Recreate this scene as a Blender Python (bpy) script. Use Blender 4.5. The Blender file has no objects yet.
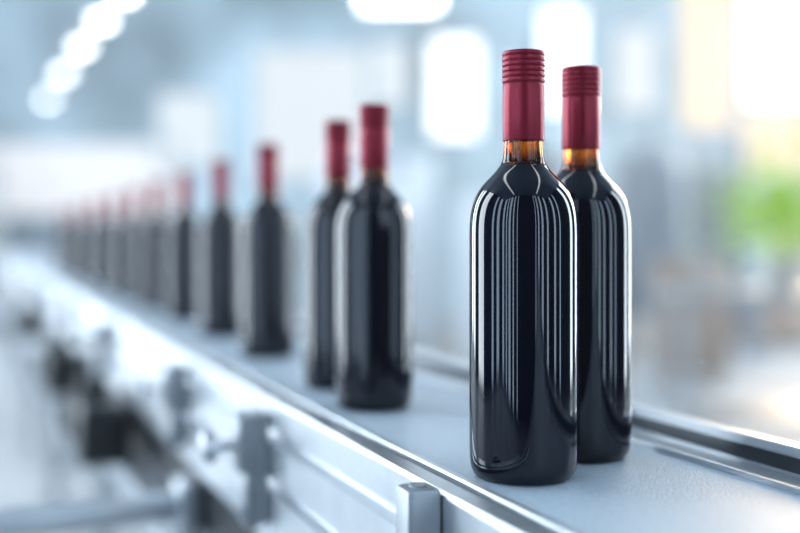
import bpy, bmesh, math, random
from mathutils import Vector, Matrix
random.seed(4)
S = bpy.context.scene
COL = S.collection
BZ = 0.95      # belt height
F = 1051.0
CH = 0.169     # camera above belt

# ---------------------------------------------------------------- materials
def mat(name, col, rough=0.5, metal=0.0, ior=1.45, coat=0.0, trans=0.0, emis=None, es=0.0, noise=None, bump=0.0, bscale=200):
    m = bpy.data.materials.new(name); m.use_nodes = True
    nt = m.node_tree; b = nt.nodes['Principled BSDF']
    b.inputs['Base Color'].default_value = (*col, 1)
    b.inputs['Roughness'].default_value = rough
    b.inputs['Metallic'].default_value = metal
    b.inputs['IOR'].default_value = ior
    b.inputs['Coat Weight'].default_value = coat
    b.inputs['Coat Roughness'].default_value = 0.02
    b.inputs['Transmission Weight'].default_value = trans
    if emis:
        b.inputs['Emission Color'].default_value = (*emis, 1)
        b.inputs['Emission Strength'].default_value = es
    if noise:
        sc, amt = noise
        tc = nt.nodes.new('ShaderNodeTexCoord'); n = nt.nodes.new('ShaderNodeTexNoise')
        n.inputs['Scale'].default_value = sc
        r = nt.nodes.new('ShaderNodeValToRGB')
        r.color_ramp.elements[0].color = (*[c*(1-amt) for c in col], 1)
        r.color_ramp.elements[1].color = (*[min(1, c*(1+amt)) for c in col], 1)
        r.color_ramp.elements[0].position = .3; r.color_ramp.elements[1].position = .7
        nt.links.new(tc.outputs['Object'], n.inputs['Vector'])
        nt.links.new(n.outputs['Fac'], r.inputs['Fac'])
        nt.links.new(r.outputs['Color'], b.inputs['Base Color'])
    if bump:
        tc = nt.nodes.new('ShaderNodeTexCoord'); n = nt.nodes.new('ShaderNodeTexNoise')
        n.inputs['Scale'].default_value = bscale
        bp = nt.nodes.new('ShaderNodeBump'); bp.inputs['Strength'].default_value = bump
        bp.inputs['Distance'].default_value = 0.001
        nt.links.new(tc.outputs['Object'], n.inputs['Vector'])
        nt.links.new(n.outputs['Fac'], bp.inputs['Height'])
        nt.links.new(bp.outputs['Normal'], b.inputs['Normal'])
    return m

M_glass = mat('dark_wine_glass', (.0008, .0026, .011), .035, ior=1.60)
def amber(name, top, mid):
    m = mat(name, (.55, .13, .012), .12, ior=1.45, trans=1)
    nt = m.node_tree
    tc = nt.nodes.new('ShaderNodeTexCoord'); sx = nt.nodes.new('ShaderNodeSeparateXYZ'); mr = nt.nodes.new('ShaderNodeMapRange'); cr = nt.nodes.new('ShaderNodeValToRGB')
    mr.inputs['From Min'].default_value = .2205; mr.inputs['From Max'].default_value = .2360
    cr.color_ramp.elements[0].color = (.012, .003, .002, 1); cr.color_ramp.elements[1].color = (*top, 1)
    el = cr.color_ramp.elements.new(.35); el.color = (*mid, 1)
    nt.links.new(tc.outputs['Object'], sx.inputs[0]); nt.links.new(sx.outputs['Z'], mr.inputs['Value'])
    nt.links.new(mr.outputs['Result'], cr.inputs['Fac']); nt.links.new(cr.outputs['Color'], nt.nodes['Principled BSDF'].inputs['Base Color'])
    return m
M_amber = amber('amber_glass', (.70, .18, .015), (.30, .060, .005))
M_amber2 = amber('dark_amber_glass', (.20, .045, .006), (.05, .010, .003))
M_caps = mat('wine_red_foil', (.24, .012, .034), .33, metal=.42, ior=1.5)
M_alu = mat('brushed_aluminium', (.60, .63, .66), .34, metal=.8, noise=(40, .04))
M_rail = mat('satin_rail_aluminium', (.68, .71, .74), .32, metal=.6)
M_alu2 = mat('satin_aluminium', (.40, .43, .46), .45, metal=.6)
M_chrome = mat('polished_steel', (.62, .64, .66), .30, metal=.85)
M_steel = mat('stainless_steel', (.37, .39, .41), .42, metal=.65)
M_belt = mat('blue_grey_belt', (.45, .53, .60), .38, noise=(260, .10), bump=.5, bscale=500)
M_dark = mat('grey_rail_insert', (.06, .07, .08), .35, metal=.3)
M_black = mat('black_plastic', (.015, .018, .022), .4)
M_floor = mat('pale_floor', (.36, .38, .40), .6, noise=(1.5, .3))
M_wall = mat('pale_blue_wall', (.31, .39, .44), .7, noise=(.6, .5))
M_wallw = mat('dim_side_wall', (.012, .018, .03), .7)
M_ceil = mat('ceiling_paint', (.22, .27, .32), .8)
M_white = mat('white_enamel', (.60, .64, .68), .35)
M_tan = mat('warm_grey_enamel', (.26, .21, .18), .5)
M_tank = mat('blue_grey_tank_steel', (.20, .24, .28), .6, metal=.3)
M_leaf = mat('leaf_green', (.40, .58, .12), .45, emis=(.45, .65, .08), es=.14, noise=(9, .5))  # faint emission added so the leaves look brighter through the haze
M_pot = mat('stoneware', (.45, .43, .4), .7)
M_lamp = mat('lamp_glow', (1, 1, 1), .5, emis=(1, .99, .97), es=5)
M_lamp2 = mat('bright_lamp_glow', (1, 1, 1), .5, emis=(1, .99, .96), es=10)
M_frame = mat('window_frame_paint', (.38, .46, .51), .5)
def win_mat(name, c, s): return mat(name, (.1, .1, .1), .4, emis=c, es=s)
M_streak = win_mat('streak_pane_blue', (.62, .81, 1), 5.2)  # unseen glowing panes, added to reflect as streaks on the bottles
M_edge = win_mat('edge_pane_cool', (.80, .91, 1), 9.5)  # unseen side panes, added for bright bottle edges and more room light
M_wback = win_mat('daylight_frosted_white', (.95, .98, 1), 2.2)
M_wsoft = win_mat('daylight_frosted_soft', (.86, .94, 1), .72)
M_haze = win_mat('haze_pane_pale', (.90, .94, 1), .80)  # glowing pane imitates the white haze at far left
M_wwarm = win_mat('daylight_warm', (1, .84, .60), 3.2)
M_halo = win_mat('warm_halo_pane', (1, .80, .58), .82)  # dimmer glow painted as panes around the warm window, a halo

# ---------------------------------------------------------------- helpers
def obj_from_bm(name, bm, m, parent=None, loc=(0, 0, 0), smooth=35):
    me = bpy.data.meshes.new(name); bmesh.ops.recalc_face_normals(bm, faces=bm.faces)
    bm.to_mesh(me); bm.free()
    if smooth:
        for p in me.polygons: p.use_smooth = True
        me.set_sharp_from_angle(angle=math.radians(smooth))
    me.materials.append(m)
    o = bpy.data.objects.new(name, me); COL.objects.link(o); o.location = loc
    if parent: o.parent = parent
    return o

def add_box(bm, c, s, bev=0.0, rot=None):
    b2 = bmesh.new(); bmesh.ops.create_cube(b2, size=1)
    bmesh.ops.scale(b2, vec=s, verts=b2.verts)
    if bev: bmesh.ops.bevel(b2, geom=b2.edges[:], offset=bev, segments=2, affect='EDGES', profile=.5)
    if rot: bmesh.ops.rotate(b2, matrix=rot, verts=b2.verts)
    bmesh.ops.translate(b2, vec=c, verts=b2.verts)
    merge(bm, b2)

def merge(bm, b2):
    me = bpy.data.meshes.new('tmp'); b2.to_mesh(me); b2.free(); bm.from_mesh(me); bpy.data.meshes.remove(me)

def add_cyl(bm, p0, p1, r, seg=20, r2=None, bev=0):
    p0 = Vector(p0); p1 = Vector(p1); d = p1-p0
    b2 = bmesh.new()
    bmesh.ops.create_cone(b2, cap_ends=True, segments=seg, radius1=r, radius2=r if r2 is None else r2, depth=d.length)
    if bev:
        ed = [e for e in b2.edges if abs(e.verts[0].co.z-e.verts[1].co.z) < 1e-6]
        bmesh.ops.bevel(b2, geom=ed, offset=bev, segments=2, affect='EDGES', profile=.5)
    q = Vector((0, 0, 1)).rotation_difference(d.normalized())
    bmesh.ops.rotate(b2, matrix=q.to_matrix(), verts=b2.verts)
    bmesh.ops.translate(b2, vec=(p0+p1)/2, verts=b2.verts)
    merge(bm, b2)

def lathe(prof, seg=96):
    bm = bmesh.new(); rings = []
    for r, z in prof:
        if r < 1e-6: rings.append([bm.verts.new((0, 0, z))])
        else: rings.append([bm.verts.new((r*math.cos(2*math.pi*i/seg), r*math.sin(2*math.pi*i/seg), z)) for i in range(seg)])
    for a, b in zip(rings, rings[1:]):
        for i in range(seg):
            j = (i+1) % seg
            if len(a) == 1: bm.faces.new((a[0], b[i], b[j]))
            elif len(b) == 1: bm.faces.new((a[i], a[j], b[0]))
            else: bm.faces.new((a[i], a[j], b[j], b[i]))
    return bm

def extrude_prof(prof, s0, s1, n=1):
    bm = bmesh.new()
    a = [bm.verts.new((t, s0, z)) for t, z in prof]; b = [bm.verts.new((t, s1, z)) for t, z in prof]
    k = len(prof)
    for i in range(k):
        j = (i+1) % k; bm.faces.new((a[i], a[j], b[j], b[i]))
    bm.faces.new(a); bm.faces.new(list(reversed(b)))
    return bm

def empty(name, loc, label, cat, rot=0.0, group=None):
    e = bpy.data.objects.new(name, None); e.empty_display_size = .05
    COL.objects.link(e); e.location = loc; e.rotation_euler = (0, 0, rot)
    e['label'] = label; e['category'] = cat
    if group: e['group'] = group
    return e

def gauss_prof(pts, step=.0008, sig=.0035):
    z0, z1 = pts[0][1], pts[-1][1]
    def f(z):
        if z <= z0: return pts[0][0]
        if z >= z1: return pts[-1][0]
        for a, b in zip(pts, pts[1:]):
            if a[1] <= z <= b[1]: return a[0]+(b[0]-a[0])*(z-a[1])/(b[1]-a[1])
    out = []; n = int(round((z1-z0)/step))
    for i in range(n+1):
        z = z0+(z1-z0)*i/n; acc = 0; ws = 0
        for k in range(-12, 13):
            dz = k*sig/4; w = math.exp(-.5*(dz/sig)**2); acc += w*f(z+dz); ws += w
        out.append((acc/ws, z))
    return out

# ---------------------------------------------------------------- bottle
R = .0383
base = [(0, .012), (.012, .010), (.022, .004), (.0285, .0006), (.031, 0), (.0335, .0006), (.0358, .003), (.0374, .0070), (R-.0003, .0125), (R, .02)]
body = [(R, .07), (R, .12), (R, .145)]
sh = gauss_prof([(R, .148), (R, .170), (.0382, .177), (.0379, .182), (.0372, .1870), (.0361, .1920), (.0344, .1970), (.0319, .2018), (.0286, .2062), (.0247, .2103), (.0208, .2140), (.0176, .2174), (.0156, .2206), (.0146, .2240), (.0140, .2285), (.0137, .236), (.0135, .240), (.0135, .250)], sig=.0032)
ZN = .2205
neckp = [p for p in sh if ZN < p[1] <= .240]
sh = [p for p in sh if p[1] <= ZN]
rn = sh[-1][0]
bm = lathe(base+body+sh+[(0, sh[-1][1])], 128)
ob_body = obj_from_bm('bottle_body', bm, M_glass, smooth=60)
bm = lathe([(0, sh[-1][1]+.0002), (rn, sh[-1][1]+.0002)]+[(min(r, .0142 if z > .2355 else 1), z) for r, z in neckp]+[(0, .240)], 64)
ob_neck = obj_from_bm('bottle_neck', bm, M_amber)
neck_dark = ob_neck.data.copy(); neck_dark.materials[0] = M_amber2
cp = [(0, .2402), (.0140, .2402), (.0142, .2372), (.0145, .2366), (.0148, .2372), (.0148, .26), (.0148, .2758), (.0145, .2764), (.0142, .2770), (.0145, .2776)]
z = .2776
for i in range(5):
    cp += [(.0150, z+.0005), (.01522, z+.0012), (.01522, z+.0024), (.0150, z+.0030), (.0145, z+.0033), (.0144, z+.0037)]
    z += .0038
cp += [(.0149, z+.0004), (.0152, z+.0012), (.0151, z+.0022), (.0143, .2998), (.0125, .3002), (0, .3002)]
bm = lathe(cp, 96)
ob_caps = obj_from_bm('capsule', bm, M_caps, smooth=50)
ob_caps['label'] = 'wine-red foil capsule with ridged screw top'
ob_neck['label'] = 'amber glass neck'
protos = [ob_body, ob_neck, ob_caps]

SL = .41
D = [(523.5, .745), (581, .815), (374, 1.045), (338, 1.19), (268, 1.49), (221, 1.80)]
pos = [((x-400)/F*d, d) for x, d in D]
for d in [2.14, 2.46, 2.80, 3.20, 3.65, 4.2, 4.9]:
    pos.append((.438-SL*d, d))
near_lab = ['dark glossy red wine bottle with red capsule on belt',
            'dark red wine bottle with red capsule close behind another bottle']
for i, (X, d) in enumerate(pos):
    nm = 'wine_bottle' if i == 0 else 'wine_bottle.%03d' % i
    e = empty(nm, (X, d, BZ+.0002), near_lab[i] if i < 2 else 'dark red wine bottle with red capsule on the conveyor belt', 'bottle', rot=i*.7, group='wine bottles on the conveyor')
    for p in protos:
        if i == 0: c = p
        else:
            c = p.copy(); COL.objects.link(c)
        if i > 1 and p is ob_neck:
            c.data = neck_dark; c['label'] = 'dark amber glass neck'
        c.parent = e

# ---------------------------------------------------------------- conveyor (local: x=t across, y=s along)
ang = math.atan(SL)
T0 = .0275
conv = empty('conveyor', (T0*math.cos(ang), T0*math.sin(ang), 0), 'long aluminium bottling conveyor with pale blue-grey belt', 'conveyor', rot=ang)
S0, S1 = -4.1, 12.0
def zz(p): return [(t, BZ+z) for t, z in p]
bm = extrude_prof(zz([(.2905, 0), (.4755, 0), (.4755, -.004), (.2905, -.004)]), S0, S1)
obj_from_bm('belt', bm, M_belt, conv, smooth=0)
bm = extrude_prof(zz([(.292, -.0045), (.474, -.0045), (.474, -.03), (.292, -.03)]), S0, S1)
obj_from_bm('belt_bed', bm, M_steel, conv, smooth=0)
L = [(.290, -.15), (.290, .002), (.2885, .0035), (.284, .0035), (.2825, .002), (.2825, -.006), (.2765, -.006), (.2765, .001), (.2755, .002),
     (.2615, .002), (.2585, -.001), (.2585, -.026), (.268, -.029), (.268, -.038), (.2585, -.041), (.2585, -.078), (.268, -.081), (.268, -.090),
     (.2585, -.093), (.2585, -.148), (.2605, -.150)]
obj_from_bm('side_rail', extrude_prof(zz(L), S0, S1), M_alu, conv, smooth=20)
Rr = [(.476, -.12), (.476, .002), (.4770, .0035), (.4810, .0035), (.482, .002), (.482, -.003), (.520, -.003), (.520, -.12)]
obj_from_bm('side_rail', extrude_prof(zz(Rr), S0, S1), M_rail, conv, smooth=20)
G = [(.5202, -.12), (.5202, .0178), (.5206, .0183), (.5345, .0183), (.5349, .0178), (.5349, -.12)]
obj_from_bm('guard_rail', extrude_prof(zz(G), S0, S1), M_rail, conv, smooth=20)
obj_from_bm('rail_insert', extrude_prof(zz([(.5175, .0005), (.5200, .0005), (.5200, .0108), (.5180, .0108), (.5175, .009)]), S0, S1), M_dark, conv, smooth=20)
obj_from_bm('cable_tray', extrude_prof(zz([(.268, -.235), (.268, -.1505), (.31, -.1505), (.31, -.235)]), S0, S1), M_black, conv, smooth=0)
obj_from_bm('lower_beam', extrude_prof(zz([(.235, -.31), (.235, -.25), (.275, -.25), (.275, -.31)]), S0, S1), M_alu2, conv, smooth=0)
for k in range(10):
    s = -3.75+k*1.6
    for t in (.2575+.02, .505):
        bm = bmesh.new()
        add_box(bm, (t, s, (BZ-.12)/2+.01), (.04, .05, BZ-.14), .004)
        add_cyl(bm, (t, s, 0), (t, s, .012), .035, 24)
        obj_from_bm('leg', bm, M_alu2, conv)
    bm = bmesh.new(); add_box(bm, (.395, s, .25), (.2, .035, .035), .003)
    obj_from_bm('cross_member', bm, M_alu2, conv)
bm = bmesh.new()
add_box(bm, (.2460, .636, BZ-.045), (.024, .024, .10), .003)
add_cyl(bm, (.2460, .636, BZ+.005), (.2460, .636, BZ+.0065), .006, 20)
obj_from_bm('mounting_block', bm, M_steel, conv)
for k in (1, 2, 4, 6, 8, 10, 12):
    s = .632+k*.433
    B = BZ
    bm = bmesh.new()
    add_box(bm, (.2405, s, B-.045), (.030, .026, .056), .004)
    add_box(bm, (.2525, s, B-.068), (.010, .034, .112), .003)
    add_box(bm, (.2420, s, B-.100), (.016, .018, .060), .003)
    add_cyl(bm, (.2505, s+.0, B-.115), (.230, s, B-.115), .008, 6)
    add_cyl(bm, (.233, s, B-.018), (.233, s, B-.011), .006, 6)
    add_cyl(bm, (.247, s, B-.018), (.247, s, B-.011), .005, 16)
    b = obj_from_bm('bracket', bm, M_steel, conv)
    bm = bmesh.new()
    add_cyl(bm, (.226, s, B-.045), (.204, s, B-.045), .0050, 16)
    add_cyl(bm, (.206, s, B-.045), (.190, s, B-.045), .0150, 24, bev=.004)
    for a in range(5):
        an = a*math.pi*.4+.4
        add_cyl(bm, (.198, s+.011*math.cos(an), B-.045+.011*math.sin(an)), (.198, s+.0168*math.cos(an), B-.045+.0168*math.sin(an)), .0045, 12)
    kb = obj_from_bm('knob', bm, M_chrome, b)
bm = bmesh.new()
so_, zo = 1.45, BZ-.200
add_cyl(bm, (.255, so_, zo), (-.20, so_, zo), .020, 24, bev=.003)
add_box(bm, (.250, so_, zo), (.03, .06, .07), .004)
add_box(bm, (-.215, so_, zo), (.05, .05, .05), .005)
add_cyl(bm, (-.215, so_, .01), (-.215, so_, zo-.02), .014, 20)
add_cyl(bm, (-.215, so_, 0), (-.215, so_, .012), .04, 24)
obj_from_bm('outrigger_bar', bm, M_alu, conv)
for s in (2.0, 2.9, 4.6):
    bm = bmesh.new()
    add_box(bm, (.20, s, BZ-.19), (.09, .11, .11), .012)
    add_cyl(bm, (.20, s+.055, BZ-.19), (.20, s+.25, BZ-.19), .05, 28, bev=.008)
    for q in range(9): add_cyl(bm, (.20, s+.08+q*.018, BZ-.19), (.20, s+.086+q*.018, BZ-.19), .056, 28)
    add_box(bm, (.20, s+.15, BZ-.125), (.05, .07, .03), .005)
    obj_from_bm('gear_motor', bm, M_black, conv)

# ---------------------------------------------------------------- room shell
def struct(name, c, s, m):
    bm = bmesh.new(); add_box(bm, c, s)
    o = obj_from_bm(name, bm, m, smooth=0); o['kind'] = 'structure'; return o
X0, X1, Y0, Y1, H = -6.5, 6.5, -4.0, 14.0, 6.8
struct('floor', ((X0+X1)/2, (Y0+Y1)/2, -.05), (X1-X0+.4, Y1-Y0+.4, .1), M_floor)
struct('ceiling', ((X0+X1)/2, (Y0+Y1)/2, H+.05), (X1-X0+.4, Y1-Y0+.4, .1), M_ceil)
struct('wall_back', (0, Y1+.1, H/2), (X1-X0+.4, .2, H), M_wall)
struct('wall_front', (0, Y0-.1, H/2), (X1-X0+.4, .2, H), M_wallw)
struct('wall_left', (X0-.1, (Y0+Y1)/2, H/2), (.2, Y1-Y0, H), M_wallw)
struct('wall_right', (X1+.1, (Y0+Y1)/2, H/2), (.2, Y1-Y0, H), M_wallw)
wn = [0]
def window(c, w, h, axis, m):
    wn[0] += 1
    e = bpy.data.objects.new('window_%d' % wn[0], None); COL.objects.link(e); e.location = c; e['kind'] = 'structure'
    rot = {'y-': 0, 'x+': math.pi/2, 'y+': math.pi, 'x-': -math.pi/2}[axis]
    e.rotation_euler = (0, 0, rot)
    bm = bmesh.new(); add_box(bm, (0, -.02, 0), (w, .02, h))
    obj_from_bm('pane', bm, m, e, smooth=0)
    bm = bmesh.new(); f = .05 if axis == 'y-' else .03
    for sx in (-1, 1): add_box(bm, (sx*(w/2+f/2), -.03, 0), (f, .06, h+2*f))
    for sz in (-1, 1): add_box(bm, (0, -.03, sz*(h/2+f/2)), (w, .06, f))
    obj_from_bm('window_frame', bm, M_frame if axis == 'y-' else M_wallw, e, smooth=0)
WZ, WH = 3.38, 6.6  # tall glowing panes on the unseen walls, added for bottle reflections
for x, w_ in [(-5.4, .8), (-4.2, .4), (-3.3, .55), (-2.4, .3), (-1.6, .16), (1.7, .14), (2.3, .3), (3.2, .5), (4.8, .7)]:
    window((x, Y0, WZ), w_, WH, 'y+', M_streak)
for y, w_ in [(-2.8, .9), (-1.1, .6)]:
    window((X0, y, WZ), w_, WH, 'x+', M_streak)
for y, w_ in [(2.8, 2.2), (6.8, 1.6), (9.4, 2.2)]:
    window((X0, y, WZ), w_, WH, 'x+', M_edge)
for y, w_ in [(-2.6, .7), (-.9, .4)]:
    window((X1, y, WZ), w_, WH, 'x-', M_streak)
for y, w_ in [(3.4, 1.3), (7.0, 1.6), (9.6, 2.2)]:
    window((X1, y, WZ), w_, WH, 'x-', M_edge)
def bw(px, py, w, h, m):
    k = Y1/F
    window(((px-400)*k, Y1, BZ+CH+(237-py)*k), w*k, h*k, 'y-', m)
bw(455, 88, 46, 95, M_wback)
bw(562, 60, 38, 100, M_wback)
bw(310, 115, 110, 130, M_wsoft)
bw(190, 130, 60, 70, M_wsoft)
bw(390, 75, 34, 60, M_wsoft)
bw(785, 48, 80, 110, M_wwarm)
bw(705, 40, 50, 180, M_halo)  # halo of the warm window, left side
bw(785, 145, 90, 60, M_halo)  # halo of the warm window, below
bw(60, 180, 230, 70, M_haze)  # white haze put in as a glowing pane
bw(635, 70, 40, 80, M_wsoft)

# ---------------------------------------------------------------- background objects
lp = [(124, -4), (102, 23), (82, 49), (64, 75), (48, 101)]
bm = lathe([(0, .0), (.065, .0), (.07, .01), (.065, .03), (0, .03)], 32); g = obj_from_bm('lamp_glow', bm, M_lamp2)
bm = lathe([(0, .035), (.08, .032), (.09, .02), (.095, .03), (.07, .09), (.03, .12), (0, .12)], 32); sh_ = obj_from_bm('lamp_shade', bm, M_white)
for i, (px, py) in enumerate(lp):
    d = 1.75*F/(237-py)
    X = (px-400)/F*d; zc = BZ+CH+1.75
    e = empty('pendant_lamp' if i == 0 else 'pendant_lamp.%03d' % i, (X, d, zc), 'round white industrial pendant lamp, lit', 'lamp', group='pendant lamps in a row')
    for p in (g, sh_):
        c = p if i == 0 else p.copy()
        if i: COL.objects.link(c)
        c.parent = e
    bm = bmesh.new(); add_cyl(bm, (0, 0, .12), (0, 0, H-zc), .008, 8)
    obj_from_bm('cord', bm, M_black, e)
def panel(X, Y, w, l, z=H-.02, m=None):
    e = empty('ceiling_light', (X, Y, z), 'rectangular white LED ceiling panel light, lit', 'ceiling light', group='ceiling panel lights')
    bm = bmesh.new(); add_box(bm, (0, 0, -.03), (w, l, .02)); obj_from_bm('light_panel', bm, m or M_lamp, e, smooth=0)
    bm = bmesh.new(); add_box(bm, (0, 0, -.0), (w+.06, l+.06, .04), .005); obj_from_bm('light_housing', bm, M_white, e, smooth=0)
    if z < H-.05:
        for q in (-1, 1):
            bm = bmesh.new(); add_cyl(bm, (q*w*.4, 0, .02), (q*w*.4, 0, H-z), .008, 8); obj_from_bm('cord', bm, M_black, e)
panel(-.0, 12.4, .9, 1.0, 3.97)
for X in (-2.6, 2.6): panel(X, 2.5, .3, 11.0)  # unseen strips, added for curved highlights on the bottle shoulders
wb = empty('workbench', (2.05, 5.2, 0), 'stainless steel workbench with lower shelf', 'workbench')
bm = bmesh.new(); add_box(bm, (0, 0, .84), (1.5, .6, .04), .004); obj_from_bm('bench_top', bm, M_steel, wb)
bm = bmesh.new(); add_box(bm, (0, 0, .25), (1.42, .55, .03), .004); obj_from_bm('shelf', bm, M_steel, wb)
for sx in (-.7, .7):
    for sy in (-.25, .25):
        bm = bmesh.new(); add_cyl(bm, (sx, sy, 0), (sx, sy, .82), .02, 16); obj_from_bm('leg', bm, M_steel, wb)
pl = empty('potted_plant', (1.82, 5.0, .862), 'bright green leafy potted plant on the workbench', 'plant')
bm = lathe([(0, 0), (.07, 0), (.075, .01), (.10, .15), (.105, .17), (.09, .17), (.085, .15), (0, .15)], 32); obj_from_bm('pot', bm, M_pot, pl)
bm = bmesh.new()
for i in range(560):
    th = random.uniform(0, 6.28); ph = random.uniform(-.6, 1.45); rr = min(.42, abs(random.gauss(.17, .15)))+.03
    c = Vector((math.cos(th)*math.cos(ph)*rr, math.sin(th)*math.cos(ph)*rr, .33+math.sin(ph)*rr*.95))
    rot = Matrix.Rotation(th, 3, 'Z') @ Matrix.Rotation(random.uniform(-1.2, .6), 3, 'Y')
    l, w = random.uniform(.05, .09), .022
    v = [bm.verts.new(c+rot @ Vector(p)) for p in ((0, 0, 0), (l*.4, w, .006), (l, 0, -.01), (l*.4, -w, .006))]
    bm.faces.new(v)
for i in range(24):
    a = i*.45; rr = .15+.1*(i % 3); add_cyl(bm, (0, 0, .14), (rr*math.cos(a), rr*math.sin(a), .36+.08*math.sin(i)), .003, 6)
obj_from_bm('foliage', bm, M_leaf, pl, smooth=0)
def cabinet(X, Y, w, d_, h, m, lab, door=None):
    e = empty('machine_cabinet', (X, Y, 0), lab, 'machine')
    bm = bmesh.new(); add_box(bm, (0, 0, h/2+.05), (w, d_, h-.1), .02)
    for sx in (-1, 1):
        for sy in (-1, 1): add_cyl(bm, (sx*(w/2-.08), sy*(d_/2-.08), 0), (sx*(w/2-.08), sy*(d_/2-.08), .08), .03, 12)
    obj_from_bm('body', bm, m, e)
    bm = bmesh.new(); add_box(bm, (0, -d_/2-.012, h*.55), (w*.8, .02, h*.6), .006); obj_from_bm('door', bm, door or M_steel, e)
    bm = bmesh.new(); add_box(bm, (0, -d_/2-.006, h+.0-.12), (w*.5, .03, .08), .004); obj_from_bm('control_panel', bm, M_steel, e)
cabinet(-.2, 10.5, 1.1, .8, 1.9, M_white, 'white enamelled machine cabinet with steel door', M_white)
cabinet(.95, 9.6, .8, .7, 1.5, M_white, 'low white machine cabinet with steel door', M_white)
cabinet(3.9, 11, 1.0, .8, 1.55, M_tan, 'warm grey metal machine cabinet with steel door', M_tan)
cabinet(2.2, 8.0, .5, .5, .95, M_tan, 'small warm grey machine cabinet with steel door', M_tan)
cabinet(-5.6, 12.9, 1.2, .8, 2.1, M_white, 'tall white machine cabinet beside the wall', M_white)
def tank(X, Y, r, h):
    e = empty('steel_tank', (X, Y, 0), 'upright cylindrical blue-grey steel tank on legs', 'tank', group='steel tanks by the wall')
    bm = lathe([(0, .35), (r*.3, .36), (r*.95, .55), (r, .60), (r*1.02, .61), (r*1.02, .64), (r, .65), (r, h-.25), (r*1.02, h-.24), (r*1.02, h-.21), (r, h-.2), (r*.8, h-.08), (r*.3, h-.01), (0, h)], 48)
    obj_from_bm('tank_body', bm, M_tank, e)
    for q in range(3):
        a = q*2.094+.5; bm = bmesh.new(); add_cyl(bm, (r*.8*math.cos(a), r*.8*math.sin(a), 0), (r*.8*math.cos(a), r*.8*math.sin(a), .62), .03, 12); obj_from_bm('leg', bm, M_tank, e)
    bm = bmesh.new(); add_cyl(bm, (0, 0, h-.02), (0, 0, h+.35), .05, 16); obj_from_bm('pipe', bm, M_tank, e)
tank(2.45, 10.2, .33, 2.0); tank(3.1, 9.6, .26, 1.7); tank(1.6, 12.0, .30, 2.2)

# warm sunlight entering from the upper right
sp = bpy.data.lights.new('sun_beam', 'AREA'); sp.energy = 300; sp.color = (1, .74, .48); sp.shape = 'RECTANGLE'; sp.size = 2.0; sp.size_y = 1.6
so = bpy.data.objects.new('sun_beam', sp); COL.objects.link(so); so.location = (5.6, 12.8, 3.6)
so.rotation_euler = (Vector((2.0, 4, 1.0))-Vector(so.location)).to_track_quat('-Z', 'Y').to_euler()

# ---------------------------------------------------------------- world (bright hazy air), camera
w = bpy.data.worlds.new('World'); S.world = w; w.use_nodes = True
w.node_tree.nodes['Background'].inputs['Color'].default_value = (.75, .86, 1, 1)
w.node_tree.nodes['Background'].inputs['Strength'].default_value = .5
vs = w.node_tree.nodes.new('ShaderNodeVolumeScatter')
vs.inputs['Color'].default_value = (.95, .98, 1, 1)
vs.inputs['Density'].default_value = .011
vs.inputs['Anisotropy'].default_value = .6
w.node_tree.links.new(vs.outputs[0], w.node_tree.nodes['World Output'].inputs['Volume'])
cam = bpy.data.cameras.new('camera'); co = bpy.data.objects.new('camera', cam); COL.objects.link(co)
co.location = (0, 0, BZ+CH); co.rotation_euler = (math.pi/2, 0, 0)
cam.sensor_width = 36; cam.lens = 36*F/800; cam.shift_y = -29.5/800
cam.clip_start = .02
cam.dof.use_dof = True; cam.dof.focus_distance = .735
cam.dof.aperture_fstop = (cam.lens/1000)/.028
cam.dof.aperture_blades = 0
S.camera = co
S.view_settings.view_transform = 'Standard'
try: S.view_settings.look = 'Medium High Contrast'
except Exception as ex: print('look', ex)
S.view_settings.exposure = -0.12
